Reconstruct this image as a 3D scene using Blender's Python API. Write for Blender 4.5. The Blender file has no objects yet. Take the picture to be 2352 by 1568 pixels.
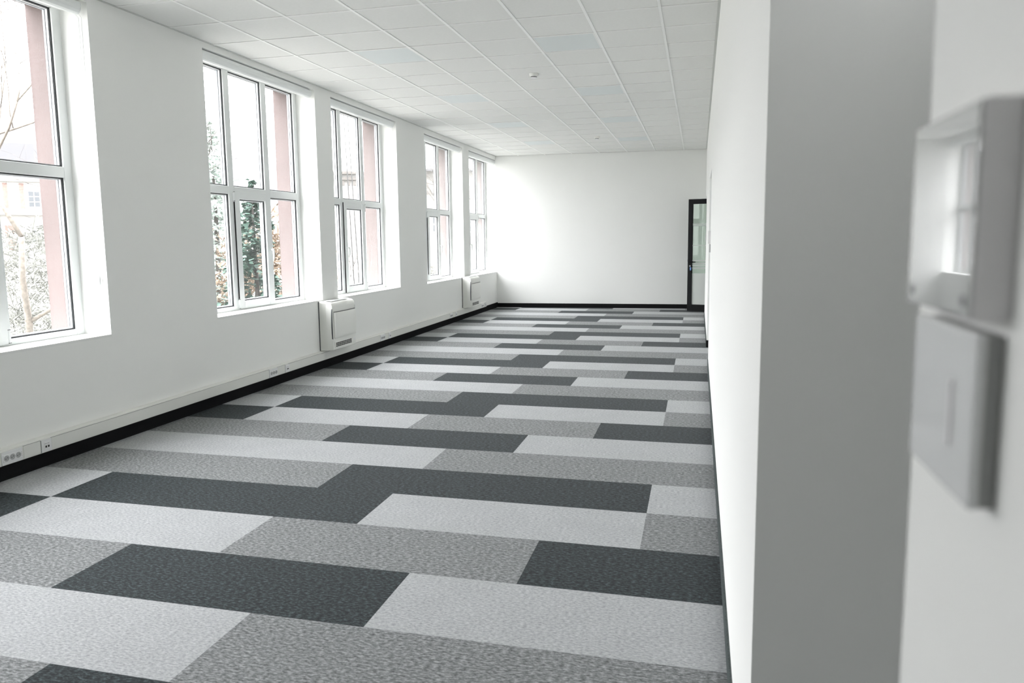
import bpy, bmesh, math, random
from mathutils import Vector, Matrix, noise
random.seed(7)
S = bpy.context.scene
COL = S.collection

# ------------------------------------------------------------------ camera
H = 3.3977                      # underside of the ceiling grid
CAM = Vector((3.33975, -6.34340, 1.56520))
yaw, pit, rol = 0.24617, -0.11848, -0.01111
cd = bpy.data.cameras.new('camera')
cam = bpy.data.objects.new('camera', cd); COL.objects.link(cam)
_f = Vector((-math.sin(yaw)*math.cos(pit), math.cos(yaw)*math.cos(pit), math.sin(pit)))
_r = Vector((math.cos(yaw), math.sin(yaw), 0)); _u = _r.cross(_f)
R0 = _r*math.cos(rol) + _u*math.sin(rol); R1 = -_r*math.sin(rol) + _u*math.cos(rol)
cam.matrix_world = Matrix(((R0.x, R1.x, -_f.x, CAM.x), (R0.y, R1.y, -_f.y, CAM.y), (R0.z, R1.z, -_f.z, CAM.z), (0, 0, 0, 1)))
cd.sensor_fit = 'HORIZONTAL'; cd.sensor_width = 36.0
cd.lens = 1705.0/2352*36.0
cd.shift_y = -33.76/2352
cd.clip_start = 0.02; cd.clip_end = 2000
cd.dof.use_dof = True; cd.dof.focus_distance = 7.0; cd.dof.aperture_fstop = 5.0
S.camera = cam

# ------------------------------------------------------------------ world: bright overcast sky
W = bpy.data.worlds.new('overcast_sky'); S.world = W; W.use_nodes = True
nt = W.node_tree; nt.nodes.clear()
out = nt.nodes.new('ShaderNodeOutputWorld'); bg = nt.nodes.new('ShaderNodeBackground')
tc = nt.nodes.new('ShaderNodeTexCoord'); sx = nt.nodes.new('ShaderNodeSeparateXYZ'); rp = nt.nodes.new('ShaderNodeValToRGB')
nt.links.new(tc.outputs['Generated'], sx.inputs[0]); nt.links.new(sx.outputs['Z'], rp.inputs[0])
rp.color_ramp.elements[0].position = 0.0; rp.color_ramp.elements[0].color = (0.334, 0.336, 0.341, 1)      # overcast: horizon a third of the zenith
rp.color_ramp.elements[1].position = 1.0; rp.color_ramp.elements[1].color = (1.0, 1.005, 1.02, 1)
nt.links.new(rp.outputs[0], bg.inputs['Color']); bg.inputs['Strength'].default_value = 14.0
nt.links.new(bg.outputs[0], out.inputs[0])

# ------------------------------------------------------------------ exposure and light paths
S.view_settings.view_transform = 'Standard'; S.view_settings.look = 'None'
S.view_settings.gamma = 1.0; S.view_settings.use_curve_mapping = False
S.view_settings.exposure = 0.85
cy = S.cycles
cy.max_bounces = 14; cy.diffuse_bounces = 8; cy.glossy_bounces = 5; cy.transmission_bounces = 8
cy.transparent_max_bounces = 24; cy.use_denoising = True; cy.sample_clamp_indirect = 8.0
cy.caustics_reflective = False; cy.caustics_refractive = False

# window rows along the left wall: near edge y, height offset, sash hinge side
WINS = [(6, -6.04, 0.012, 'left'), (1, -3.575, 0.010, 'right'), (2, -0.165, 0.0, 'left'), (3, 2.305, -0.008, 'right'), (4, 5.555, -0.027, 'left'), (5, 8.045, -0.030, 'right')]
XL, XR, XF, XG, XO = -1.13, 3.475, -1.38, -1.45, -1.665      # left wall, right wall, window frame face, frame back, facade
for n, y0, dz, hs in WINS:      # sky portals in the window openings (guide the daylight sampling only)
    ld = bpy.data.lights.new('window_daylight_%d' % n, 'AREA'); ld.shape = 'RECTANGLE'; ld.size = 2.0; ld.size_y = 2.45
    ld.cycles.is_portal = True
    lo = bpy.data.objects.new('window_daylight', ld); COL.objects.link(lo)
    lo.matrix_world = Matrix(((0, 0, -1, -1.455), (1, 0, 0, y0 + 1.04), (0, -1, 0, 2.09 + dz), (0, 0, 0, 1)))
BACK_Y = -7.4

# ------------------------------------------------------------------ materials
def nodes(name):
    m = bpy.data.materials.new(name); m.use_nodes = True
    n = m.node_tree; return m, n, n.nodes['Principled BSDF']
def mat(name, col, rough=0.6, metal=0.0, bump=0.0, bscale=60.0, var=0.0, vscale=8.0, spec=0.5, coat=0.0):
    m, n, b = nodes(name)
    b.inputs['Base Color'].default_value = (*col, 1); b.inputs['Roughness'].default_value = rough
    b.inputs['Metallic'].default_value = metal; b.inputs['Specular IOR Level'].default_value = spec
    b.inputs['Coat Weight'].default_value = coat
    t = n.nodes.new('ShaderNodeTexCoord')
    if var > 0:
        z = n.nodes.new('ShaderNodeTexNoise'); z.inputs['Scale'].default_value = vscale; z.inputs['Detail'].default_value = 4
        r = n.nodes.new('ShaderNodeValToRGB')
        r.color_ramp.elements[0].position = 0.3; r.color_ramp.elements[1].position = 0.7
        r.color_ramp.elements[0].color = (*[c*(1-var) for c in col], 1); r.color_ramp.elements[1].color = (*[min(1, c*(1+var)) for c in col], 1)
        n.links.new(t.outputs['Object'], z.inputs['Vector']); n.links.new(z.outputs['Fac'], r.inputs[0]); n.links.new(r.outputs[0], b.inputs['Base Color'])
    if bump > 0:
        z2 = n.nodes.new('ShaderNodeTexNoise'); z2.inputs['Scale'].default_value = bscale; z2.inputs['Detail'].default_value = 3
        bp = n.nodes.new('ShaderNodeBump'); bp.inputs['Strength'].default_value = bump; bp.inputs['Distance'].default_value = 0.004
        n.links.new(t.outputs['Object'], z2.inputs['Vector']); n.links.new(z2.outputs['Fac'], bp.inputs['Height']); n.links.new(bp.outputs[0], b.inputs['Normal'])
    return m
def carpet(name, dark, light, mid, sc=1.0):
    m, n, b = nodes(name)
    b.inputs['Roughness'].default_value = 0.95; b.inputs['Specular IOR Level'].default_value = 0.1
    b.inputs['Sheen Weight'].default_value = 0.08; b.inputs['Sheen Roughness'].default_value = 0.6
    t = n.nodes.new('ShaderNodeTexCoord'); mp = n.nodes.new('ShaderNodeMapping'); mp.inputs['Scale'].default_value = (55*sc, 130*sc, 60)
    z = n.nodes.new('ShaderNodeTexNoise'); z.inputs['Scale'].default_value = 1.0; z.inputs['Detail'].default_value = 5; z.inputs['Roughness'].default_value = 0.72
    r = n.nodes.new('ShaderNodeValToRGB'); e = r.color_ramp.elements
    e[0].position = 0.36; e[0].color = (*dark, 1); e[1].position = 0.65; e[1].color = (*light, 1)
    c = e.new(0.5); c.color = (*mid, 1)
    n.links.new(t.outputs['Object'], mp.inputs[0]); n.links.new(mp.outputs[0], z.inputs['Vector']); n.links.new(z.outputs['Fac'], r.inputs[0])
    z3 = n.nodes.new('ShaderNodeTexNoise'); z3.inputs['Scale'].default_value = 5.0; z3.inputs['Detail'].default_value = 3
    mx = n.nodes.new('ShaderNodeMixRGB'); mx.blend_type = 'MULTIPLY'; mx.inputs[0].default_value = 0.16
    n.links.new(t.outputs['Object'], z3.inputs['Vector']); n.links.new(r.outputs[0], mx.inputs[1]); n.links.new(z3.outputs['Fac'], mx.inputs[2])
    n.links.new(mx.outputs[0], b.inputs['Base Color'])
    bp = n.nodes.new('ShaderNodeBump'); bp.inputs['Strength'].default_value = 0.35; bp.inputs['Distance'].default_value = 0.004
    n.links.new(z.outputs['Fac'], bp.inputs['Height']); n.links.new(bp.outputs[0], b.inputs['Normal'])
    return m
def glass(name, tint=(1, 1, 1), refl=1.0, rough=0.0, ior=1.45):
    m = bpy.data.materials.new(name); m.use_nodes = True; n = m.node_tree; n.nodes.clear()
    o = n.nodes.new('ShaderNodeOutputMaterial'); tr = n.nodes.new('ShaderNodeBsdfTransparent'); gl = n.nodes.new('ShaderNodeBsdfGlossy')
    lw = n.nodes.new('ShaderNodeLayerWeight'); lw.inputs['Blend'].default_value = 0.5      # facing = 1 - |cos|, the same from both sides
    pw = n.nodes.new('ShaderNodeMath'); pw.operation = 'POWER'; pw.inputs[1].default_value = 5.0
    ma = n.nodes.new('ShaderNodeMath'); ma.operation = 'MULTIPLY_ADD'; ma.inputs[1].default_value = 0.92; ma.inputs[2].default_value = 0.035
    mx = n.nodes.new('ShaderNodeMixShader')
    tr.inputs['Color'].default_value = (*tint, 1); gl.inputs['Roughness'].default_value = rough; gl.inputs['Color'].default_value = (refl, refl, refl, 1)
    n.links.new(lw.outputs['Facing'], pw.inputs[0]); n.links.new(pw.outputs[0], ma.inputs[0]); n.links.new(ma.outputs[0], mx.inputs[0])
    n.links.new(tr.outputs[0], mx.inputs[1]); n.links.new(gl.outputs[0], mx.inputs[2]); n.links.new(mx.outputs[0], o.inputs[0])
    return m
def frosted(name):
    m = bpy.data.materials.new(name); m.use_nodes = True; n = m.node_tree; n.nodes.clear()
    o = n.nodes.new('ShaderNodeOutputMaterial'); d = n.nodes.new('ShaderNodeBsdfDiffuse'); t = n.nodes.new('ShaderNodeBsdfTranslucent'); mx = n.nodes.new('ShaderNodeMixShader')
    d.inputs['Color'].default_value = (.86, .88, .86, 1); t.inputs['Color'].default_value = (.86, .88, .86, 1); mx.inputs[0].default_value = 0.35
    n.links.new(d.outputs[0], mx.inputs[1]); n.links.new(t.outputs[0], mx.inputs[2]); n.links.new(mx.outputs[0], o.inputs[0])
    return m

M = {}
M['wall'] = mat('white_wall_paint', (.875, .88, .862), .75, bump=.05, bscale=90)
M['jamb'] = M['wall']
M['reveal'] = mat('white_reveal_paint', (.84, .845, .83), .7)
M['terracotta'] = mat('terracotta_facade_render', (.112, .084, .080), .85, bump=.55, bscale=70, var=.08, vscale=3)
M['tile'] = mat('ceiling_tile_mineral', (.80, .805, .787), .9, bump=.06, bscale=180, var=.015, vscale=40)
M['tee'] = mat('ceiling_tee_white', (.93, .935, .925), .45)
M['angle'] = mat('ceiling_wall_angle_grey', (.60, .61, .59), .6)
M['upvc'] = mat('white_window_frame', (.80, .825, .82), .38)
M['gasket'] = mat('black_rubber_gasket', (.008, .009, .012), .6)
M['spacer'] = mat('aluminium_spacer', (.66, .67, .69), .4)
M['outer'] = mat('outer_frame_grey', (.42, .45, .48), .4)
M['glass'] = glass('window_glass')
M['blind'] = mat('white_blind_cassette', (.80, .825, .82), .42)
M['hem'] = mat('blind_hem_grey', (.66, .68, .675), .5)
M['plastic'] = mat('white_appliance_plastic', (.82, .825, .79), .42)
M['plastic2'] = mat('white_socket_plastic', (.82, .825, .83), .35)
M['trunk'] = mat('trunking_offwhite', (.78, .785, .75), .45)
M['slot'] = mat('dark_slot', (.012, .012, .012), .6)
M['darkgrey'] = mat('dark_grey_vent', (.10, .105, .11), .5)
M['seam'] = mat('joint_shadow_grey', (.34, .345, .34), .7)  # grey for joints, and for shade painted at the blind and switch gaps
M['black'] = mat('black_powder_coat', (.009, .010, .011), .6, spec=.2)
M['chrome'] = mat('brushed_steel', (.62, .63, .64), .3, 1.0)
M['keyblue'] = mat('blue_key_tag', (.16, .30, .62), .5)
M['basecarpet'] = mat('black_carpet_skirting', (.012, .012, .013), .95, bump=.4, bscale=300, var=.25, vscale=220, spec=.1)
M['basegrey'] = mat('grey_carpet_skirting', (.075, .088, .088), .95, bump=.4, bscale=300, var=.3, vscale=200, spec=.1)
M['led'] = mat('opal_light_diffuser', (.745, .785, .785), .6, spec=.15)
M['ledframe'] = mat('light_panel_frame', (.84, .85, .84), .45)
M['thermo'] = mat('white_thermostat_plastic', (.80, .81, .81), .35)
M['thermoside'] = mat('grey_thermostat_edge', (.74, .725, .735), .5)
M['screen'] = mat('glossy_white_glass_face', (.50, .51, .505), .03, spec=1.0)
M['rockers'] = mat('glossy_switch_white', (.72, .73, .73), .16)
M['frost'] = frosted('frosted_film')
M['doorglass'] = glass('door_glass', (.80, .865, .82), .45)
M['c_light'] = carpet('carpet_light_grey', (.27, .28, .288), (.54, .555, .565), (.40, .412, .42))
M['c_mid'] = carpet('carpet_mid_grey', (.075, .080, .082), (.395, .407, .412), (.200, .209, .212), .8)
M['c_dark'] = carpet('carpet_charcoal', (.004, .0055, .0062), (.080, .103, .110), (.0175, .0245, .0272), .8)

# ------------------------------------------------------------------ mesh helpers
class MB:
    def __init__(s): s.bm = bmesh.new(); s.mi = 0
    def _mark(s, faces):
        for f in faces: f.material_index = s.mi
        return s
    def box(s, x0, x1, y0, y1, z0, z1):
        v = [s.bm.verts.new(p) for p in ((x0,y0,z0),(x1,y0,z0),(x1,y1,z0),(x0,y1,z0),(x0,y0,z1),(x1,y0,z1),(x1,y1,z1),(x0,y1,z1))]
        fs = [s.bm.faces.new([v[i] for i in q]) for q in ((0,3,2,1),(4,5,6,7),(0,1,5,4),(1,2,6,5),(2,3,7,6),(3,0,4,7))]
        return s._mark(fs)
    def prism(s, poly, axis, a, b):
        """extrude a 2-D polygon along axis (0,1,2) between a and b; poly in the other two axes in order"""
        def P(p, t):
            c = [p[0], p[1]]; c.insert(axis, t); return c
        A = [s.bm.verts.new(P(p, a)) for p in poly]; B = [s.bm.verts.new(P(p, b)) for p in poly]
        n = len(poly); fs = [s.bm.faces.new(A[::-1]), s.bm.faces.new(B)]
        for i in range(n): fs.append(s.bm.faces.new((A[i], A[(i+1) % n], B[(i+1) % n], B[i])))
        return s._mark(fs)
    def quad(s, *p):
        return s._mark([s.bm.faces.new([s.bm.verts.new(q) for q in p])])
    def lathe(s, prof, c, axis=2, n=24, flip=1):
        """prof: list of (radius, height) along axis from centre c"""
        rings = []
        for r, h in prof:
            ring = []
            for i in range(n):
                a = 2*math.pi*i/n; co = [r*math.cos(a), r*math.sin(a)]; co.insert(axis, h*flip)
                ring.append(s.bm.verts.new((c[0]+co[0], c[1]+co[1], c[2]+co[2])))
            rings.append(ring)
        fs = []
        for A, B in zip(rings, rings[1:]):
            for i in range(n): fs.append(s.bm.faces.new((A[i], A[(i+1) % n], B[(i+1) % n], B[i])))
        fs.append(s.bm.faces.new(rings[0][::-1])); fs.append(s.bm.faces.new(rings[-1]))
        for f in fs: f.smooth = False
        return s._mark(fs)
    def tube(s, pts, rad, n=8):
        pts = [Vector(p) for p in pts]; rings = []
        if not hasattr(rad, '__len__'): rad = [rad]*len(pts)
        for i, p in enumerate(pts):
            d = (pts[min(i+1, len(pts)-1)] - pts[max(i-1, 0)]).normalized()
            u = d.cross(Vector((0.31, 0.2, 1)) if abs(d.z) < .95 else Vector((1, 0, 0))).normalized(); w = d.cross(u)
            rings.append([s.bm.verts.new(p + rad[i]*(math.cos(2*math.pi*k/n)*u + math.sin(2*math.pi*k/n)*w)) for k in range(n)])
        fs = []
        for A, B in zip(rings, rings[1:]):
            for k in range(n):
                f = s.bm.faces.new((A[k], A[(k+1) % n], B[(k+1) % n], B[k])); f.smooth = True; fs.append(f)
        fs.append(s.bm.faces.new(rings[0][::-1])); fs.append(s.bm.faces.new(rings[-1]))
        return s._mark(fs)
    def build(s, name, m, parent=None, bevel=0.0, seg=2, loc=None):
        bmesh.ops.recalc_face_normals(s.bm, faces=s.bm.faces)
        me = bpy.data.meshes.new(name); s.bm.to_mesh(me); s.bm.free()
        for q in (m if isinstance(m, (list, tuple)) else [m]): me.materials.append(q)
        o = bpy.data.objects.new(name, me); COL.objects.link(o)
        if bevel > 0:
            b = o.modifiers.new('bevel', 'BEVEL'); b.width = bevel; b.segments = seg; b.limit_method = 'ANGLE'; b.angle_limit = math.radians(40)
        if parent is not None: o.parent = parent
        if loc is not None: o.location = loc
        return o
def tag(o, label, cat, group=None, kind=None):
    o['label'] = label; o['category'] = cat
    if group: o['group'] = group
    if kind: o['kind'] = kind
    return o
def thing(name, label, cat, loc=(0, 0, 0), group=None, kind=None):
    e = bpy.data.objects.new(name, None); COL.objects.link(e); e.location = loc; e.empty_display_size = .05
    return tag(e, label, cat, group, kind)
def copy_tree(o, parent=None):
    c = o.copy(); COL.objects.link(c)
    if parent is not None: c.parent = parent
    for ch in list(o.children): copy_tree(ch, c)
    return c
def struct(o, label, cat): return tag(o, label, cat, kind='structure')

# ------------------------------------------------------------------ floor: carpet tiles in a stepped three-grey pattern
SU, SV, U0, V0 = 0.51823, 0.50637, 0.4879, -3.7212
ROWS = {0: [('m', 0), ('d', 3), ('l', 99)], 1: [('d', -2), ('l', 1), ('m', 4), ('d', 99)], 2: [('l', -2), ('d', 2), ('l', 5), ('m', 99)],
        3: [('m', 1), ('d', 5), ('l', 99)], 4: [('l', 2), ('m', 99)]}
MI = {'l': 0, 'm': 1, 'd': 2}
b = MB()
for r in range(-8, 29):
    ya, yb = V0 + r*SV, V0 + (r+1)*SV
    ya = max(ya, BACK_Y); yb = min(yb, 10.40)
    if yb <= ya: continue
    x = XL - .02; xe = XR + .55
    for k, nmax in ROWS[r % 5]:
        x1 = min(U0 + nmax*SU, xe)
        if x1 > x:
            b.mi = MI[k]; b.quad((x, ya, 0), (x1, ya, 0), (x1, yb, 0), (x, yb, 0)); x = x1
fl = b.build('floor', [M['c_light'], M['c_mid'], M['c_dark']])
struct(fl, 'carpet tile floor in a stepped pattern of light, mid and charcoal grey', 'floor')

# ------------------------------------------------------------------ walls
def zoff(z, dz): return z + dz
b = MB()                                                         # left wall: inner leaf white, outer leaf terracotta
edges = []
for n, y0, dz, hs in WINS: edges.append((y0 + .015, y0 + 2.085, .842 + dz, 3.343 + dz))
edges[-1] = (edges[-1][0], 10.6, edges[-1][2], edges[-1][3])
ys = [BACK_Y - .1] + [e for q in edges for e in q[:2]]
b.mi = 0
for i in range(0, len(ys) - 1, 2): b.box(XG, XL, ys[i], ys[i+1], 0, 3.9)
for ya, yb, zs, zh in edges:
    b.box(XG, XL, ya, yb, 0, zs - .02); b.box(XG, XL, ya, yb, zh, 3.9)
b.mi = 1
oe = [(y0 + .06, y0 + 2.055, .80 + dz, 3.36 + dz) for n, y0, dz, hs in WINS]
oy = [BACK_Y - .1] + [e for q in oe for e in q[:2]] + [13.0]
for i in range(0, len(oy), 2): b.box(XO, XG - .001, oy[i], oy[i+1], -3.5, 7.5)
for ya, yb, zs, zh in oe:
    b.box(XO, XG - .001, ya, yb, -3.5, zs); b.box(XO, XG - .001, ya, yb, zh, 7.5)
wl = b.build('wall_left', [M['wall'], M['terracotta']])
struct(wl, 'long white window wall on the left with terracotta facade outside', 'wall')

b = MB()                                                         # back wall, a little out of square
b.prism([(XG, 10.13), (XL, 10.08), (XR + .6, 10.295), (XR + .6, 10.55), (XG, 10.55)], 2, 0, 3.9)
wb = b.build('wall_back', M['wall']); struct(wb, 'plain white wall at the far end of the room', 'wall')

DEEP, T = .50, 2.363                                             # right wall with three deep doorways
ops = [(-5.832, -4.655), (2.85, 4.456), (8.75, 9.98)]
b = MB(); y = BACK_Y - .1
for ya, yb in ops:
    b.box(XR, XR + DEEP, y, ya, 0, 3.9); b.box(XR, XR + DEEP, ya, yb, T if ya > 0 else 2.42, 3.9)
    y = yb
b.box(XR, XR + DEEP, y, 10.4, 0, 3.9)
for k, (ya, yb) in enumerate(ops):
    q = MB(); q.box(XR + DEEP - .002, XR + DEEP + .06, ya + .001, yb - .001, 0, T - .002)
    struct(q.build('door_%d' % (k + 2), [mat('grey_door_leaf', (.27, .275, .27), .6), M['upvc'], M['black']][k]), ['grey door closing the deep doorway in the right foreground', 'pale door closing the middle doorway of the right wall', 'dark outer door behind the open glass door'][k], 'door')  # added panels that close the doorways and set the light on their jambs
wr = b.build('wall_right', M['wall']); struct(wr, 'white partition wall on the right with deep doorways', 'wall')
b = MB(); b.box(XG, XR + .6, BACK_Y - .2, BACK_Y, 0, 3.9)
wn = b.build('wall_near', mat('grey_wall_paint', (.30, .305, .30), .8)); struct(wn, 'grey wall behind the viewpoint', 'wall')  # unseen wall, tone chosen to lower the bounce onto the near jamb

# ------------------------------------------------------------------ ceiling: lay-in tiles, tee grid, wall angles
b = MB(); ZT = H + .006
panels = [(i, j) for i in (0, 3) for j in (-7, -3, 1, 5, 9, 13)]
xs = [XL - .02] + [.6*i for i in range(-1, 6)] + [XR + .02]
yr = [.6*j for j in range(-13, 18)]
for ci in range(len(xs)-1):
    for rj in range(len(yr)-1):
        if (ci - 2, rj - 13) in [(p[0], p[1]) for p in panels]: continue
        xa, xb, ya, yb = xs[ci], xs[ci+1], yr[rj], yr[rj+1]
        zo = random.uniform(-.0012, .0012)
        b.box(xa + .0135, xb - .0135, ya + .0135, yb - .0135, ZT + zo - .001, ZT + .02)
b.box(XL - .3, XR + .5, BACK_Y - .1, 10.5, ZT + .02, ZT + .06)
ce = b.build('ceiling', M['tile']); struct(ce, 'suspended ceiling of square white mineral tiles', 'ceiling')
b = MB()
for i in range(-1, 6): b.box(.6*i - .012, .6*i + .012, BACK_Y, 10.4, H, H + .006)
b.mi = 1
for j in range(-12, 18):
    for ci in range(len(xs)-1): b.box(xs[ci] + .0125, xs[ci+1] - .0125, .6*j - .012, .6*j + .012, H + .0005, H + .0062)
g = b.build('tee_grid', [M['tee'], mat('cross_tee_white', (.84, .845, .83), .5)], ce); g['label'] = 'white metal tee grid'
b = MB(); b.box(XL, XL + .022, BACK_Y, 10.1, H - .001, H + .02)
struct(b.build('trim_1', M['angle']), 'grey ceiling edge angle along the window wall', 'trim')
b = MB(); b.box(XR - .022, XR, BACK_Y, 10.3, H - .001, H + .02)
struct(b.build('trim_2', M['angle']), 'grey ceiling edge angle along the right wall', 'trim')
b = MB(); b.prism([(XL, 10.058), (XR, 10.245), (XR, 10.268), (XL, 10.081)], 2, H - .001, H + .02)
struct(b.build('trim_3', M['angle']), 'grey ceiling edge angle along the back wall', 'trim')

# ------------------------------------------------------------------ skirting
b = MB(); b.box(XL, XL + .012, BACK_Y, 10.085, 0, .112)
struct(b.build('baseboard_left', M['basecarpet']), 'black carpet skirting under the cable trunking on the left', 'baseboard')
b = MB(); b.prism([(XL + .012, 10.068), (XR, 10.258), (XR, 10.27), (XL + .012, 10.081)], 2, 0, .095)
struct(b.build('baseboard_back', M['basecarpet']), 'black carpet skirting along the back wall', 'baseboard')
b = MB(); y = BACK_Y
for ya, yb in ops: b.box(XR - .009, XR, y, ya, 0, .088); y = yb
b.box(XR - .009, XR, y, 10.25, 0, .088)
struct(b.build('baseboard_right', M['basegrey']), 'grey carpet skirting along the right wall', 'baseboard')
b = MB(); b.box(XR - .009, XR + DEEP, 4.446, 4.456, 0, .10)
struct(b.build('baseboard_doorway', M['basecarpet']), 'black carpet skirting on the doorway jamb', 'baseboard')

# ------------------------------------------------------------------ windows
LAB = {6: 'tall white window behind the viewpoint, out of the picture', 1: 'nearest tall white window, cut off by the left edge of the picture', 2: 'second tall white window, trees and the near conifer behind it',
       3: 'third tall white window, just beyond the near air conditioner', 4: 'fourth tall white window, before the far air conditioner',
       5: 'farthest tall white window, against the back wall'}
def ring(b, x0, x1, ya, yb, za, zb, w):
    b.box(x0, x1, ya, ya + w, za, zb); b.box(x0, x1, yb - w, yb, za, zb)
    b.box(x0, x1, ya + w, yb - w, za, za + w); b.box(x0, x1, ya + w, yb - w, zb - w, zb)
for n, y0, dz, hs in WINS:
    w = thing('window_%d' % n, LAB[n], 'window', (XF, y0, .842 + dz), kind='structure')
    Z = lambda z: z - .842                              # local height
    up = [(.07, .665), (.755, 1.34), (1.435, 2.01)]
    b = MB(); X0, X1 = XG - XF, 0.0
    b.box(X0, X1, 0, .07, 0, Z(3.385)); b.box(X0, X1, 2.01, 2.09, 0, Z(3.385))
    for ya, yb in ((.665, .755), (1.34, 1.435)): b.box(X0, X1, ya, yb, Z(.887), Z(3.303))
    for za, zb in ((.842, .887), (3.303, 3.385)): b.box(X0, X1, .07, 2.01, Z(za), Z(zb))
    for ya, yb in up: b.box(X0, X1, ya, yb, Z(2.053), Z(2.135))
    b.build('window_frame', M['upvc'], w, .003, 1)
    gk, sp, of, gl = MB(), MB(), MB(), MB()
    cells = [(ya, yb, 2.135, 3.303) for ya, yb in up] + [(up[0][0], up[0][1], .887, 2.053), (up[2][0], up[2][1], .887, 2.053)]
    for ya, yb, za, zb in cells:
        za, zb = Z(za), Z(zb)
        ring(gk, -.0225, -.016, ya, yb, za, zb, .0075)
        ring(sp, -.046, -.0265, ya + .001, yb - .001, za + .001, zb - .001, .012)
        ring(of, -.069, -.0505, ya, yb, za, zb, .016)
        gl.box(-.050, -.023, ya + .0005, yb - .0005, za + .0005, zb - .0005)
    gk.build('gasket', M['gasket'], w)['label'] = 'black rubber gasket'
    sp.build('spacer_bar', M['spacer'], w); of.build('outer_bead', M['outer'], w)
    gl.build('window_glass', M['glass'], w)
    # opening sash in the lower middle field
    b = MB(); ya, yb, za, zb = .735, 1.402, Z(.852), Z(2.087); pa, pb, qa, qb = .825, 1.307, Z(.932), Z(2.006)
    def sash(b, x0, x1, i):
        A, B, C2, D = (ya, yb, za, zb) if i else (.757, 1.338, Z(.889), Z(2.051))
        b.box(x0, x1, A, pa, C2, D); b.box(x0, x1, pb, B, C2, D); b.box(x0, x1, pa, pb, C2, qa); b.box(x0, x1, pa, pb, qb, D)
    sash(b, .001, .014, True); sash(b, -.060, .001, False)
    sh = b.build('sash', M['upvc'], w, .0025, 1)
    b = MB(); ring(b, -.0125, -.006, pa, pb, qa, qb, .0075); b.build('sash_gasket', M['gasket'], sh)
    b = MB(); ring(b, -.036, -.0165, pa + .001, pb - .001, qa + .001, qb - .001, .012); ring(b, -.058, -.0405, pa, pb, qa, qb, .014); b.build('sash_spacer', M['spacer'], sh)
    b = MB(); b.box(-.040, -.013, pa + .0005, pb - .0005, qa + .0005, qb - .0005); b.build('sash_glass', M['glass'], sh)
    hy = ya - .006 if hs == 'left' else yb + .006; ky = yb - .045 if hs == 'left' else ya + .045
    for hz in (za + .01, zb - .10):
        b = MB(); b.box(.001, .017, hy - .008, hy + .008, hz + .004, hz + .082)
        b.lathe([(.0085, 0), (.0085, .09)], (.012, hy, hz), 2, 12)
        b.build('hinge', M['upvc'], sh)
        b = MB(); b.box(.0145, .0185, hy - .011, hy + .011, hz - .004, hz); b.box(.0145, .0185, hy - .011, hy + .011, hz + .09, hz + .094); b.build('hinge_joint', M['slot'], sh)
    b = MB(); m_ = .11 if hs == 'left' else .0; b.box(.0005, .0139, ya - .0032, ya + .0008, za + m_, zb - m_)
    b.build('sash_gap', M['slot'], sh)['label'] = 'dark gap beside the sash'
    kz = Z(1.47)                                        # lever handle hanging down
    b = MB(); b.box(.014, .026, ky - .015, ky + .015, kz - .035, kz + .035)
    b.lathe([(.011, .026), (.011, .05)], (0, ky, kz), 0, 14)
    b.tube([(.048, ky, kz + .008), (.056, ky, kz - .01), (.058, ky, kz - .06), (.055, ky, kz - .105), (.046, ky, kz - .13)], [.012, .0125, .011, .010, .008], 10)
    b.build('window_handle', M['upvc'], sh, .002, 1)['label'] = 'white lever handle'
    b = MB(); yi = 2.085 if n < 5 else 2.06
    b.box(-.07, XL - XF + .002, .0165, yi, -.02, 0.0)
    b.build('window_sill', M['reveal'], w)
    b = MB(); b.box(-.34, -.0715, .062, 2.053, -.042, -.012); b.build('outer_sill', M['upvc'], w)

# ------------------------------------------------------------------ roller blinds rolled up in the reveals
BL = {1: 'white rolled-up roller blind over the nearest window, cut off by the left edge', 2: 'white rolled-up roller blind over the second window from the left',
      3: 'white rolled-up roller blind over the window beyond the near air conditioner', 4: 'white rolled-up roller blind over the fourth window from the left',
      5: 'white rolled-up roller blind over the farthest window, in the back corner'}
prof = [(-.005, .0), (-.003, -.03), (-.010, -.055), (-.024, -.074), (-.044, -.083), (-.066, -.080), (-.082, -.066), (-.090, -.04), (-.092, .0)]
for n, y0, dz, hs in WINS:
    if n == 6: continue
    L = 2.02; zt = 3.331 + dz
    t = thing('roller_blind', BL[n], 'blind', (XL - .012, y0 + .03, zt), 'roller blinds over the windows')
    b = MB(); b.prism([(p[0], p[1]) for p in prof], 1, .006, L - .006); b.build('cassette', M['blind'], t, .002, 1)
    for ye in (0, L - .006): 
        b = MB(); b.prism([(p[0]*1.02 + .0005, p[1]*1.03) for p in prof], 1, ye, ye + .006); b.build('end_cap', M['blind'], t, .001, 1)
    b = MB(); b.box(-.132, -.112, .03, L - .06, -.062, -.012); b.box(-.124, -.119, .03, L - .06, -.0125, .0); b.build('hem_bar', M['hem'], t, .002, 1)
    b = MB(); b.box(-.115, -.09, .01, L - .01, -.01, .0118); b.build('headrail', M['seam'], t)  # grey rail raised to the lintel, keeps the gap above the cassette dark
    if n in (1, 3):
        zb = (1.30 if n == 1 else 1.22) - (3.331)
        b = MB(); yy = L + .022
        pts = [(-.03, L - .01, -.075), (-.032, yy, -.10), (-.035, yy, zb*.5), (-.038, yy, zb)]
        b.tube(pts, .0016, 6); b.tube([(-.058, L - .01, -.078), (-.058, yy, -.10), (-.055, yy, zb*.5), (-.05, yy, zb)], .0016, 6)
        b.build('pull_chain', M['hem'], t)
        b = MB(); b.lathe([(.004, 0), (.008, .01), (.008, .06), (.004, .075)], (-.044, yy - .002, zb - .07), 2, 12); b.build('chain_weight', M['blind'], t)

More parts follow.
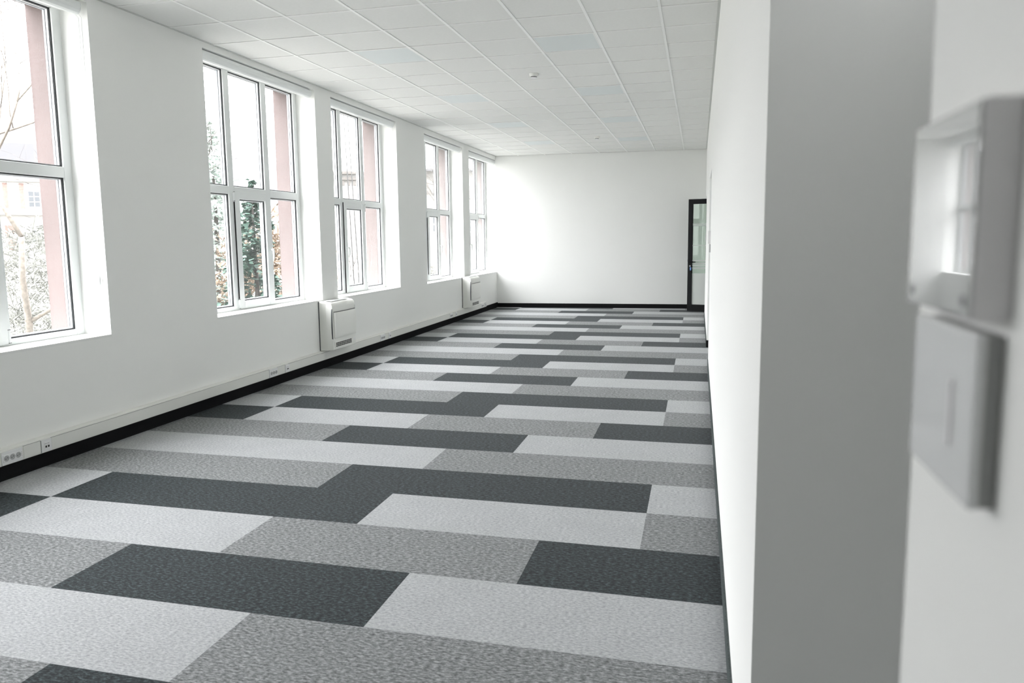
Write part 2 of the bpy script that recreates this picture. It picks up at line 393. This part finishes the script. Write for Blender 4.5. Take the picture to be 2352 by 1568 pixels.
# ------------------------------------------------------------------ cable trunking with sockets
TX = .052
t = thing('cable_trunking', 'long white cable trunking above the black skirting on the window wall', 'cable trunking', (XL, 0, .113))
b = MB(); b.prism([(0, 0), (TX, 0), (TX, .094), (TX - .004, .101), (TX - .016, .106), (0, .108)], 1, BACK_Y + .02, 9.0); b.build('trunking_body', M['trunk'], t)
mods = [(-2.80, -2.262), (.588, .905), (3.459, 3.751), (6.55, 6.876), (8.60, 8.87)]
cov = MB(); jt = MB(); segs = [(BACK_Y + .03, -2.80), (-2.400, -2.262), (-2.175, .588), (.745, .905), (.978, 3.459), (3.61, 3.751), (3.82, 6.55), (6.70, 6.876), (6.95, 8.60), (8.90, 8.99)]
for ya, yb in segs: cov.box(TX, TX + .004, ya + .002, yb - .002, .006, .090)
cov.build('trunking_cover', M['trunk'], t, .0015, 1)
for ya, yb in segs: jt.box(TX, TX + .0028, ya, yb, .0905, .0935)
for ya, yb in mods: jt.box(TX, TX + .0030, ya - .003, ya + .003, .004, .092) if ya > -2.5 else None; jt.box(TX, TX + .003, yb - .003, yb + .003, .004, .092)
jt.build('cover_joint', M['seam'], t)
PL = ['nearest triple power outlet in the trunking, at the left edge', 'triple power outlet in the trunking left of the near air conditioner',
      'triple power outlet in the trunking right of the near air conditioner', 'triple power outlet in the trunking left of the far air conditioner', 'triple power outlet in the trunking below the far air conditioner']
DLb = ['nearest twin data outlet in the trunking, near the left edge', 'twin data outlet in the trunking left of the near air conditioner',
       'twin data outlet in the trunking right of the near air conditioner', 'twin data outlet in the trunking left of the far air conditioner', 'twin data outlet at the far end of the trunking']
def power(loc):
    t = thing('power_outlet', PL[0], 'power outlet', loc, 'triple power outlets in the trunking')
    b = MB(); b.box(.0, .006, 0, .155, 0, .086); b.build('cover_plate', M['plastic2'], t, .001, 1)
    b = MB(); b.box(.006, .0095, .008, .152, .018, .066); b.build('insert', M['plastic2'], t, .001, 1)
    for i in range(3):
        c = (0, .032 + i*.044, .042)
        b = MB(); b.lathe([(.0195, .0095), (.0195, .0105), (.0172, .0106), (.0165, .0098)], c, 0, 24); s = b.build('socket', M['seamlight'], t)
        b = MB(); 
        for dy in (-.0095, .0095): b.lathe([(.0026, .0098), (.0026, .0112)], (0, c[1] + dy*.72, c[2] + dy*.3), 0, 10)
        b.build('pin_hole', M['slot'], s)
    b = MB()
    for k in range(3): b.box(.0095, .0102, .1445, .1475, .030 + k*.011, .033 + k*.011)
    b.build('marks', M['slot'], t)
    return t
def data(loc):
    t = thing('data_outlet', DLb[0], 'data outlet', loc, 'twin data outlets in the trunking')
    b = MB(); b.box(0, .006, 0, .083, 0, .086); b.build('cover_plate', M['plastic2'], t, .001, 1)
    b = MB(); b.box(.006, .0095, .020, .066, .016, .070); b.build('insert', M['plastic2'], t, .001, 1)
    for yy in (.026, .047):
        b = MB(); b.box(.0095, .0105, yy, yy + .013, .030, .044); b.build('port', M['slot'], t)
    b = MB(); b.box(.0095, .0104, .024, .0385, .056, .060); b.box(.0095, .0104, .045, .0595, .056, .060); b.build('label_field', M['seamlight'], t)
    return t
M['seamlight'] = mat('socket_recess_grey', (.42, .425, .43), .5)
p0 = power((XL + TX, -2.565, .117)); d0 = data((XL + TX, -2.258, .117))
for i, (yp, yd) in enumerate([(-2.565, -2.258), (.594, .909), (3.464, 3.755), (6.555, 6.880), (8.61, 8.88)]):
    p = p0 if i == 0 else copy_tree(p0); d = d0 if i == 0 else copy_tree(d0)
    p.location.y = yp; d.location.y = yd; p['label'] = PL[i]; d['label'] = DLb[i]

# ------------------------------------------------------------------ floor-standing style fan coil units on the window wall
def arc(c, r0, a0, a1, n): return [(c[0] + r0*math.cos(math.radians(a0 + (a1-a0)*i/n)), c[1] + r0*math.sin(math.radians(a0 + (a1-a0)*i/n))) for i in range(n+1)]
def aircon(loc, label):
    t = thing('air_conditioner', label, 'air conditioner', loc, 'white wall air conditioners under the windows')
    Wd, Ht = .61, .608
    b = MB()                                            # housing: rounded brow at the top front, plan bulges slightly
    N = 12
    prof = [(.012, 0), (.178, .006), (.186, .016), (.186, .50)] + arc((.126, .536), .060, -10, 88, 7) + [(.012, .606)]
    rings = []
    for i in range(N+1):
        u = i/N; bul = .012*(1-(2*u-1)**2)
        ring_ = []
        for k, (x, z) in enumerate(prof): ring_.append(b.bm.verts.new((x + (bul if x > .1 else 0), u*Wd, z)))
        rings.append(ring_)
    for A, B in zip(rings, rings[1:]):
        for k in range(len(prof)):
            k2 = (k+1) % len(prof); f = b.bm.faces.new((A[k], A[k2], B[k2], B[k])); f.smooth = 3 < k < 11
    b.bm.faces.new(rings[0]); b.bm.faces.new(rings[-1][::-1])
    b.build('housing', M['plastic'], t, .004, 2)
    b = MB(); b.box(0, .012, -.002, Wd + .002, .002, .60); b.build('back_plate', M['darkgrey'], t)
    for ya, yb in ((-.0022, .001), (Wd - .001, Wd + .0022)):    # side ribs near the wall
        b = MB()
        for k in range(9): b.box(.028 + k*.0085, .031 + k*.0085, ya, yb, .03, .585)
        b.build('side_ribs', M['plastic'], t)
    b = MB()                                            # front panel, bowed outward
    pr = []
    for z, dx in ((.155, .0), (.20, .006), (.30, .010), (.40, .009), (.470, .004)): pr.append((z, dx))
    grid = []
    for i in range(N+1):
        u = i/N; bul = .012*(1-(2*u-1)**2)
        grid.append([(.205 + bul + dx, .022 + u*(Wd-.044), z) for z, dx in pr])
    fv = [[b.bm.verts.new(p) for p in row] for row in grid]; bv = [[b.bm.verts.new((.190, p[1], p[2])) for p in row] for row in grid]
    for i in range(N):
        for k in range(len(pr)-1):
            f = b.bm.faces.new((fv[i][k], fv[i+1][k], fv[i+1][k+1], fv[i][k+1])); f.smooth = True
    loop = [(i, 0) for i in range(N+1)] + [(N, k) for k in range(1, len(pr))] + [(i, len(pr)-1) for i in range(N-1, -1, -1)] + [(0, k) for k in range(len(pr)-2, 0, -1)]
    for a, c in zip(loop, loop[1:] + loop[:1]): b.bm.faces.new((fv[a[0]][a[1]], fv[c[0]][c[1]], bv[c[0]][c[1]], bv[a[0]][a[1]]))
    b.build('front_panel', M['plastic'], t, .003, 2)
    b = MB(); b.prism([(.180, .024)] + [(.2005 + .012*(1-(2*i/N-1)**2), .024 + i/N*(Wd-.048)) for i in range(N+1)] + [(.180, Wd - .024)], 2, .4712, .4775); b.build('panel_gap', M['darkgrey'], t)
    for s in (0, 1):                                    # dark crescent air slots at the sides of the front panel
        b = MB(); cres = [(.186, .145)] + [(.186 - .022*math.sin(math.pi*min(1, .12 + .88*k/8)), .148 + .40*k/8) for k in range(9)] + [(.186, .50)]
        cres = [(.1855, .145), (.170, .150), (.1665, .22), (.165, .32), (.1668, .41), (.171, .48), (.1765, .515), (.1855, .515)]
        y = -.0015 if s == 0 else Wd - .0005; b.prism(cres, 1, y, y + .002); b.build('air_slot', M['darkgrey'], t)['label'] = 'dark crescent side slot'
        b = MB(); b.box(.1865, .2049, .0225 if s == 0 else Wd - .0265, .0265 if s == 0 else Wd - .0225, .156, .468); b.build('panel_edge', M['darkgrey'], t)
    b = MB()                                            # outlet louvre on top
    b.prism([(.05, .0), (.13, .0), (.147, -.006), (.147, -.004), (.13, .004), (.05, .004)], 1, .05, Wd - .11)
    lv = b.build('top_louvre', M['hem'], t, loc=(0, 0, .606)); lv['label'] = 'pale grey outlet flap'
    b = MB(); b.box(.038, .046, .04, Wd - .10, .6035, .6075); b.build('outlet_gap', M['darkgrey'], t)
    b = MB(); b.box(.06, .125, Wd - .085, Wd - .03, .605, .6085)
    b.build('display', M['hem'], t, .001, 1)
    b = MB()                                            # lower grille: three rows of dark cells
    for r in range(3):
        for c in range(9):
            yy = .045 + c*.047; zz = .048 + r*.0185
            b.box(.190, .1985, yy, yy + .041, zz, zz + .0138)
    b.build('lower_grille', M['slot'], t, loc=(.0, 0, 0))
    b = MB(); b.box(.188, .1975, .03, .50, .036, .112); b.build('grille_frame', M['plastic'], t)
    b = MB(); b.box(.186, .191, Wd - .075, Wd - .02, .07, .10); b.build('badge_plate', M['plastic2'], t, .001, 1)
    return t
aircon((XL, 1.795, .225), 'nearer white air conditioner on the window wall, between the second and third windows')
aircon((XL, 7.470, .2225), 'farther white air conditioner on the window wall, near the back corner')

# ------------------------------------------------------------------ ceiling lights and smoke detectors
def lamp():
    t = thing('ceiling_light', '', 'ceiling light', (0, 0, H), 'flush square ceiling light panels')
    b = MB(); b.box(-.284, .284, -.284, .284, .0045, .02); b.build('diffuser', M['led'], t)
    b = MB()
    for q in ((-.2865, -.272, -.2865, .2865), (.272, .2865, -.2865, .2865), (-.272, .272, -.2865, -.272), (-.272, .272, .272, .2865)): b.box(*q, .003, .012)
    b.build('lamp_frame', M['ledframe'], t)
    return t
LN = {1: 'nearest', 5: 'second', 9: 'third', 13: 'farthest'}
proto = None
for i, j in panels:
    if j < 1: 
        continue
    side = 'window-side row' if i == 0 else 'wall-side row'
    o = lamp() if proto is None else copy_tree(proto); proto = proto or o
    o.location = (.6*i + .3, .6*j + .3, H)
    o['label'] = '%s flush bluish light panel of the %s of the ceiling' % (LN[j], side)
# tiles where unseen light panels would be (behind the viewpoint) stay plain
b = MB()
for i, j in panels:
    if j < 1: b.box(.6*i + .0135, .6*i + .5865, .6*j + .0135, .6*j + .5865, ZT, ZT + .02)
b.build('plain_tiles', M['tile'], ce)
def detector(loc, label):
    t = thing('smoke_detector', label, 'smoke detector', loc, 'smoke detectors on the ceiling')
    b = MB(); b.lathe([(.052, .0), (.054, .006), (.050, .022), (.043, .036)], (0, 0, 0), 2, 28, -1); b.build('base', M['plastic'], t)
    b = MB(); b.lathe([(.034, .034), (.034, .043)], (0, 0, 0), 2, 24, -1); b.build('sensing_chamber', M['slot'], t)['label'] = 'dark sensing gap'
    b = MB(); b.lathe([(.037, .043), (.035, .050), (.022, .053)], (0, 0, 0), 2, 24, -1); b.build('cap', M['plastic2'], t)
detector((1.505, 2.094, H + .0055), 'nearer small white smoke detector on the ceiling')
detector((1.493, 7.556, H + .0055), 'farther small white smoke detector on the ceiling')

# ------------------------------------------------------------------ thermostats and switches on the right wall
def thermostat(loc, w, h, d, label):
    t = thing('thermostat', label, 'thermostat', loc, 'thermostats on the right wall')
    b = MB(); b.box(-d + .0015, 0, 0, w, 0, h); b.build('housing', M['thermoside'], t, .001, 2)['label'] = 'grey shaded edge of the housing'
    b = MB(); b.box(-d, -d + .0022, .0008, w - .0008, .0008, h - .0008); b.build('glass_face', M['screen'], t, .0006, 2)
    for yy in (.006, w - .012):
        b = MB(); b.box(-d - .0004, -d + .001, yy, yy + .005, .006, .011); b.build('button', M['darkgrey'], t)
    return t
def switch(loc, w, h, d, label):
    t = thing('light_switch', label, 'light switch', loc, 'light switches on the right wall')
    b = MB(); b.box(-d*.6, 0, .001, w - .002, .001, h - .001); b.build('frame', M['seam'], t)  # grey tone stands for the shadow in the gap behind the plate
    b = MB(); b.box(-d, -d*.6, 0, w, 0, h); b.build('cover_plate', M['rockers'], t, .0015, 2)
    b = MB(); b.box(-d - .0012, -d + .0005, w*.28, w*.32, h*.28, h*.68); b.build('rocker_slot', M['thermoside'], t, .0005, 1)
    return t
thermostat((XR, -5.9735, 1.526), .1015, .098, .0175, 'large blurred glossy white thermostat in the right foreground')
switch((XR, -5.969, 1.437), .098, .083, .012, 'blurred white light switch below the foreground thermostat')
thermostat((XR, 2.735, 1.478), .10, .150, .026, 'small distant thermostat by the middle doorway of the right wall')
switch((XR, 2.735, 1.375), .10, .098, .016, 'light switch below the distant thermostat by the middle doorway')
switch((XR, 8.60, 1.475), .09, .125, .014, 'white switch plate beside the black framed glass door')

# ------------------------------------------------------------------ open glass door at the far end
ang = math.radians(-14)
dr = thing('door_1', 'open glass door with a black frame at the far right corner', 'door', (3.128, 9.66, .012), kind='structure')
dr.rotation_euler = (0, 0, ang)
LW, LH, ST = .93, 2.315, .092
b = MB(); b.box(0, ST, -.024, .024, 0, LH); b.box(LW - ST, LW, -.024, .024, 0, LH); b.box(ST, LW - ST, -.024, .024, 0, .135); b.box(ST, LW - ST, -.024, .024, LH - .10, LH)
b.build('door_frame', M['black'], dr, .002, 1)
b = MB(); b.box(ST, LW - ST, -.004, .004, .135, LH - .10); b.build('door_glass', M['doorglass'], dr)
b = MB()
z = lambda v: v - .012
b.box(ST, LW - ST, -.0055, -.0043, .137, z(.80))
for za, zb in ((.893, .923), (.952, .975), (.992, 1.018), (1.052, 1.075), (1.369, 1.384), (1.778, 1.795), (1.808, 1.826)): b.box(ST, LW - ST, -.0055, -.0043, z(za), z(zb))
b.build('frosted_film', M['frost'], dr)['label'] = 'frosted film with clear stripes'
b = MB(); b.box(-.0018, .0005, -.011, .011, .86, 1.12); b.build('lock_plate', M['chrome'], dr)['label'] = 'steel lock plate'
b = MB(); b.box(-.016, 0, -.006, .006, 1.03, 1.075); b.build('latch', M['chrome'], dr)
b = MB(); b.lathe([(.026, -.024), (.026, -.032)], (ST*.55, 0, 1.025), 1, 18); b.tube([(ST*.55, -.03, 1.025), (ST*.55, -.062, 1.025), (ST*.55 + .03, -.066, 1.025), (ST*.55 + .125, -.066, 1.022)], .0105, 10)
b.build('door_handle', M['black'], dr)['label'] = 'black lever handle'
b = MB(); b.lathe([(.015, -.024), (.015, -.031)], (ST*.55, 0, .94), 1, 14); b.build('lock_cylinder', M['chrome'], dr)
b = MB(); b.box(ST*.55 - .003, ST*.55 + .003, -.058, -.031, .93, .95); b.build('key', M['chrome'], dr)
b = MB(); b.box(ST*.55 + .004, ST*.55 + .034, -.052, -.047, .85, .915); b.build('key_tag', M['keyblue'], dr, .003, 1)['label'] = 'blue key tag'

# ================================================================== outside the windows
M['ground'] = mat('dry_winter_grass', (.22, .215, .20), .95, var=.25, vscale=.8)
M['hill'] = mat('bare_wooded_hill', (.060, .057, .061), .95, var=.22, vscale=.06)
M['housewhite'] = mat('pale_house_plaster', (.30, .295, .285), .9)
M['housecream'] = mat('cream_house_plaster', (.125, .12, .112), .9)
M['brick'] = mat('red_brick_panel', (.15, .095, .082), .9, var=.25, vscale=9)
M['cornice'] = mat('grey_stone_cornice', (.085, .078, .072), .9)
M['roofm'] = mat('grey_roof_sheet', (.075, .075, .08), .8)
M['pane'] = mat('dark_house_window', (.045, .05, .055), .2)
M['bark'] = mat('pale_bark', (.125, .112, .095), .9, var=.35, vscale=14)
M['twig'] = mat('grey_twigs', (.055, .050, .045), .9, var=.3, vscale=6)
M['pine'] = mat('blue_green_needles', (.40, .45, .42), .8, var=.15, vscale=2)
M['spruce'] = mat('dark_green_needles', (.045, .088, .068), .8, var=.4, vscale=3)
M['evergreen'] = mat('pale_grey_brush', (.115, .118, .105), .85, var=.4, vscale=3)
M['drygrass'] = mat('dry_brown_leaves', (.155, .115, .08), .9, var=.4, vscale=5)
def gz(x, y): r = math.hypot(x - 3.3, y + 6.3); return -2.3 + .018*max(0, r - 10)
b = MB(); N = 30; gx = [-1.67 - (k/N)**2*330 for k in range(N+1)]; gy = [-40 + 340*k/40 for k in range(41)]
V = [[b.bm.verts.new((x, y, gz(x, y))) for y in gy] for x in gx]
for i in range(N):
    for k in range(40): b.bm.faces.new((V[i][k], V[i+1][k], V[i+1][k+1], V[i][k+1])).smooth = True
struct(b.build('ground', M['ground']), 'pale winter ground sloping up outside the windows', 'ground')
b = MB()
ridge = [(-330, -60, 44), (-262, 62, 46), (-215, 135, 41), (-188, 170, 37.5), (-160, 196, 32.5), (-140, 211, 28), (-112, 232, 23), (-70, 258, 19), (0, 285, 14)]
fine = []
for a, c in zip(ridge, ridge[1:]):
    for k in range(10): fine.append(tuple(a[q] + (c[q]-a[q])*k/10 for q in range(3)))
rows = []
for t in (0.0, .25, .5, .75, 1.0):
    row = []
    for x, y, z in fine:
        d = Vector((x - 3.3, y + 6.3)).normalized(); off = -(1-t)*110
        zz = z*(math.sin(t*math.pi/2)) + 2.0*noise.noise((x*.06, y*.06, t*2)) + .8*noise.noise((x*.3, y*.3, t*5))
        row.append(b.bm.verts.new((x + d.x*off, y + d.y*off, zz if t > 0 else 0)))
    rows.append(row)
for A, B in zip(rows, rows[1:]):
    for k in range(len(A)-1): b.bm.faces.new((A[k], A[k+1], B[k+1], B[k])).smooth = True
struct(b.build('hill', M['hill']), 'bare grey wooded hill on the skyline', 'hill')

def house(name, label, origin, target, mats, wid, dep, hgt, u0):
    """facade origin on the ground; local x runs along the facade, local y into the house"""
    t = thing(name, label, 'building', origin)
    d = Vector((target[0]-origin[0], target[1]-origin[1])).normalized(); t.rotation_euler = (0, 0, math.atan2(d.y, d.x))
    b = MB(); b.box(u0, u0 + wid, 0, dep, -4, hgt); b.build('walls', mats, t)
    return t
def hwin(t, x, z, w, h, nx=2, nz=3):
    f = MB(); f.box(x, x + w, -.06, .02, z, z + h); fr = f.build('window', M['housewhite'], t)
    g = MB()
    for i in range(nx):
        for k in range(nz): g.box(x + .08 + i*(w-.08)/nx, x + (i+1)*(w-.08)/nx, -.075, -.055, z + .08 + k*(h-.08)/nz, z + (k+1)*(h-.08)/nz)
    g.build('pane', M['pane'], fr)
a = house('house', 'pale house with red brick panels beyond the bare trees, seen through the nearest window', (-67.4, 57.06, 0), (-64.35, 60.31, 0), M['housewhite'], 13.0, 9, 9.0, -7.0)
b = MB(); b.prism([(-7.4, 8.9), (6.4, 8.9), (4.0, 12.0), (-5.0, 12.0)], 1, -.5, 9.4); b.build('roof', M['roofm'], a)
b = MB(); b.box(-7.2, 6.2, -.35, 0, 8.05, 8.35); b.build('eaves_band', M['housecream'], a)
for x in (-4.6, -1.2, 2.3, 4.6):
    hwin(a, x - .05, 5.4, 1.15, 1.75); hwin(a, x - .05, 1.6, 1.15, 1.75)
    for q in ((x - .75, 5.3, 7.9), (x + 1.3, 5.3, 7.9), (x + 1.2, .8, 3.5)):
        b = MB(); b.box(q[0], q[0] + .42 if q[1] > 3 else q[0] + .9, -.05, .02, q[1], q[2]); b.build('brick_panel', M['brick'], a)
b = MB(); b.box(-7.1, 6.1, -.9, 0, 4.6, 4.85); b.build('balcony_slab', M['housewhite'], a)
c = house('apartment_house', 'cream building with a bracketed cornice, seen through the third window', (-31.07, 60.3, 0), (-28.59, 61.52, 0), M['housewhite'], 16.0, 12, 7.95, -4.5)
b = MB(); b.box(-4.9, 11.9, -.55, 12.4, 7.9, 8.15); b.box(-4.7, 11.7, -.35, 0, 7.35, 7.62); b.build('cornice', M['cornice'], c)
b = MB()
for k in range(30): b.box(-4.6 + k*.54, -4.36 + k*.54, -.26, 0, 6.85, 7.30)
b.build('cornice_brackets', M['cornice'], c)
for x in (-3.4, .12, 3.4, 6.4, 9.4):
    hwin(c, x, 3.7, .75, 2.9, 1, 3); hwin(c, x, -.2, .75, 2.6, 1, 3)
e = house('town_house', 'grey house with a flat roof, seen through the fourth and fifth windows', (-14.24, 40.47, 0), (-12.49, 41.09, 0), M['housecream'], 10.0, 9, 6.0, -3.0)
b = MB(); b.box(-3.3, 7.3, -.4, 9.3, 6.0, 6.14); b.build('roof_edge', M['roofm'], e)
b = MB(); b.box(-3.0, 7.0, -.06, 0, 4.55, 4.75); b.build('string_course', M['cornice'], e)
for x in (-1.8, .4, 2.6, 4.9): hwin(e, x, 2.0, 1.0, 1.6); 

def conifer(name, label, base, hgt, rad, m, seed, dens=1.0, gap=.0):
    rnd = random.Random(seed); t = thing(name, label, 'tree', base)
    b = MB(); b.tube([(0, 0, -.3), (.03, 0, hgt*.5), (0, .02, hgt*.97)], [.03*hgt*.55, .02*hgt*.5, .012], 8); b.build('trunk', M['twig'], t)
    b = MB(); nl = int(hgt*4.2*dens)
    for k in range(nl):
        f = (k + .5)/nl; z = hgt*(.06 + .92*f); R = rad*(1 - f)**.75*rnd.uniform(.75, 1.1)
        for a in range(rnd.randint(5, 7)):
            th = rnd.uniform(0, 6.283); L = R*rnd.uniform(.55, 1.1); droop = rnd.uniform(-.05, .28)
            for q in range(int(10 + L*46)):
                u = rnd.uniform(.1, 1)**.7; r = L*u; sp = .13*L*(1.1 - .5*u)
                px = r*math.cos(th) + rnd.gauss(0, sp); py = r*math.sin(th) + rnd.gauss(0, sp); pz = z - droop*r + .10*r*r/max(R, .2) + rnd.gauss(0, .03 + .012*hgt*gap)
                s = rnd.uniform(.05, .12)*(.7 + .06*hgt); d = Vector((math.cos(th) + rnd.gauss(0, .6), math.sin(th) + rnd.gauss(0, .6), rnd.gauss(-.05, .35))).normalized()
                w = d.cross(Vector((rnd.gauss(0, .4), rnd.gauss(0, .4), 1))).normalized()*s*.55; d = d*s
                P = Vector((px, py, pz)); b.quad(P - d*.6 - w*.5, P - w, P + d, P + w)
    b.build('foliage', m, t)
    return t
conifer('pine_tree', 'tall pale blue-green conifer, left part of the second window', (-16.45, 21.3, -1.9), 8.6, 2.9, M['pine'], 3, 1.2)
conifer('spruce_tree', 'nearer dark green spruce in the opening sash of the second window', (-5.95, 7.9, -2.15), 5.1, 1.35, M['spruce'], 5, 1.1, 1.0)
def bare(name, label, base, hgt, lean, m, seed, depth=5, r0=.09, spread=.65, cat='tree', forks=(2, 3)):
    rnd = random.Random(seed); t = thing(name, label, cat, base); b = MB(); tw = MB()
    def grow(p, d, L, r, lev):
        pts = [p]; q = p.copy(); dd = d.copy()
        for k in range(4):
            dd = (dd + Vector((rnd.gauss(0, .13), rnd.gauss(0, .13), rnd.gauss(.03, .08)))).normalized(); q = q + dd*L/4; pts.append(q.copy())
        (b if lev < 2 else tw).tube(pts, [r*(1 - .1*k) for k in range(5)], 7 if lev < 2 else 4)
        if lev >= depth: return
        for k in range(rnd.randint(*forks) + (1 if lev > 0 else 0)):
            i = rnd.randint(2, 4); nd = (dd + Vector((rnd.gauss(0, spread), rnd.gauss(0, spread), rnd.gauss(.1, spread*.6)))).normalized()
            grow(pts[i], nd, L*rnd.uniform(.55, .82), r*rnd.uniform(.45, .62), lev + 1)
    grow(Vector((0, 0, -.2)), Vector(lean).normalized(), hgt, r0, 0)
    b.build('trunk', M['bark'], t); tw.build('branches', m, t)
    return t
bare('bare_tree', 'pale leafless tree nearest the first window', (-7.3, 2.9, -2.2), 3.1, (.05, .12, 1), M['bark'], 11, 5, .085, .62)
bare('bare_tree', 'leafless tree with grey twigs rising high in the first window', (-12.6, 8.2, -2.1), 4.2, (.0, .05, 1), M['twig'], 23, 6, .10, .6)
bare('bare_tree', 'small leafless tree low in the third window', (-7.8, 16.1, -1.9), 1.7, (0, 0, 1), M['twig'], 31, 5, .05, .6)
bare('bare_tree', 'leafless tree behind the fourth window', (-7.2, 25.5, -1.8), 3.4, (0, 0, 1), M['twig'], 41, 5, .10, .6)
bare('bare_tree', 'leafless tree behind the farthest window', (-4.9, 24.8, -1.8), 3.6, (0, .05, 1), M['twig'], 47, 5, .10, .6)
bare('bare_shrub', 'bare twiggy shrub low in the nearest window', (-7.2, 3.7, -2.2), 1.1, (0, .1, 1), M['twig'], 53, 5, .035, .7, 'shrub', (3, 4))
def bush(name, label, base, sx, sy, sz, m, seed, n=1800, leaf=.09, thin=.45):
    rnd = random.Random(seed); b = MB()
    for k in range(n):
        v = Vector((rnd.gauss(0, 1), rnd.gauss(0, 1), rnd.gauss(0, 1))).normalized()*rnd.uniform(.45, 1)
        lump = 1 + .3*noise.noise(v*2.3 + Vector((seed, 0, 0)))
        P = Vector((v.x*sx, v.y*sy, (v.z*.5 + .5)*sz))*lump; d = (Vector((rnd.gauss(0, 1), rnd.gauss(0, 1), rnd.gauss(0, 1))).normalized() + v*.5)*leaf*rnd.uniform(.6, 1.3)
        w = d.cross(Vector((rnd.gauss(0, 1), rnd.gauss(0, 1), rnd.gauss(0, 1)))).normalized()*leaf*thin
        b.quad(P - d, P - w, P + d, P + w)
    o = b.build(name, m, loc=base); return tag(o, label, 'shrub')
bush('hedge', 'dry brown hedge behind the spruce', (-9.3, 14.0, -1.95), 2.0, 1.1, 4.3, M['drygrass'], 61, 7000, .12, .25)
bush('brushwood', 'pale tangled brushwood in front of the red brick house', (-26, 22.5, -1.6), 3.2, 3.2, 4.4, M['evergreen'], 67, 3800, .40, .06)
bush('brushwood', 'low pale brushwood below the bare trees, foot of the nearest window', (-15.5, 10.2, -2.1), 3.0, 3.0, 2.4, M['evergreen'], 71, 4200, .34, .045)
bush('brushwood', 'rounded pale brushwood at the foot of the third and fourth windows', (-10.6, 28.0, -1.85), 2.2, 2.6, 2.4, M['evergreen'], 73, 3500, .30, .05)
for k, (x, y, xt, yt) in enumerate([(-9.62, 20.74, -9.93, 20.60), (-9.79, 20.60, -10.02, 20.50)]):
    b = MB(); b.tube([(x, y, -1.9), ((x+xt)/2, (y+yt)/2, 3.0), (xt - .02, yt, 8.5)], .02, 6)
    tag(b.build('cable', M['slot']), ['right-hand thin dark cable hanging outside the third window', 'left-hand thin dark cable hanging outside the third window'][k], 'cable', 'cables outside the third window')
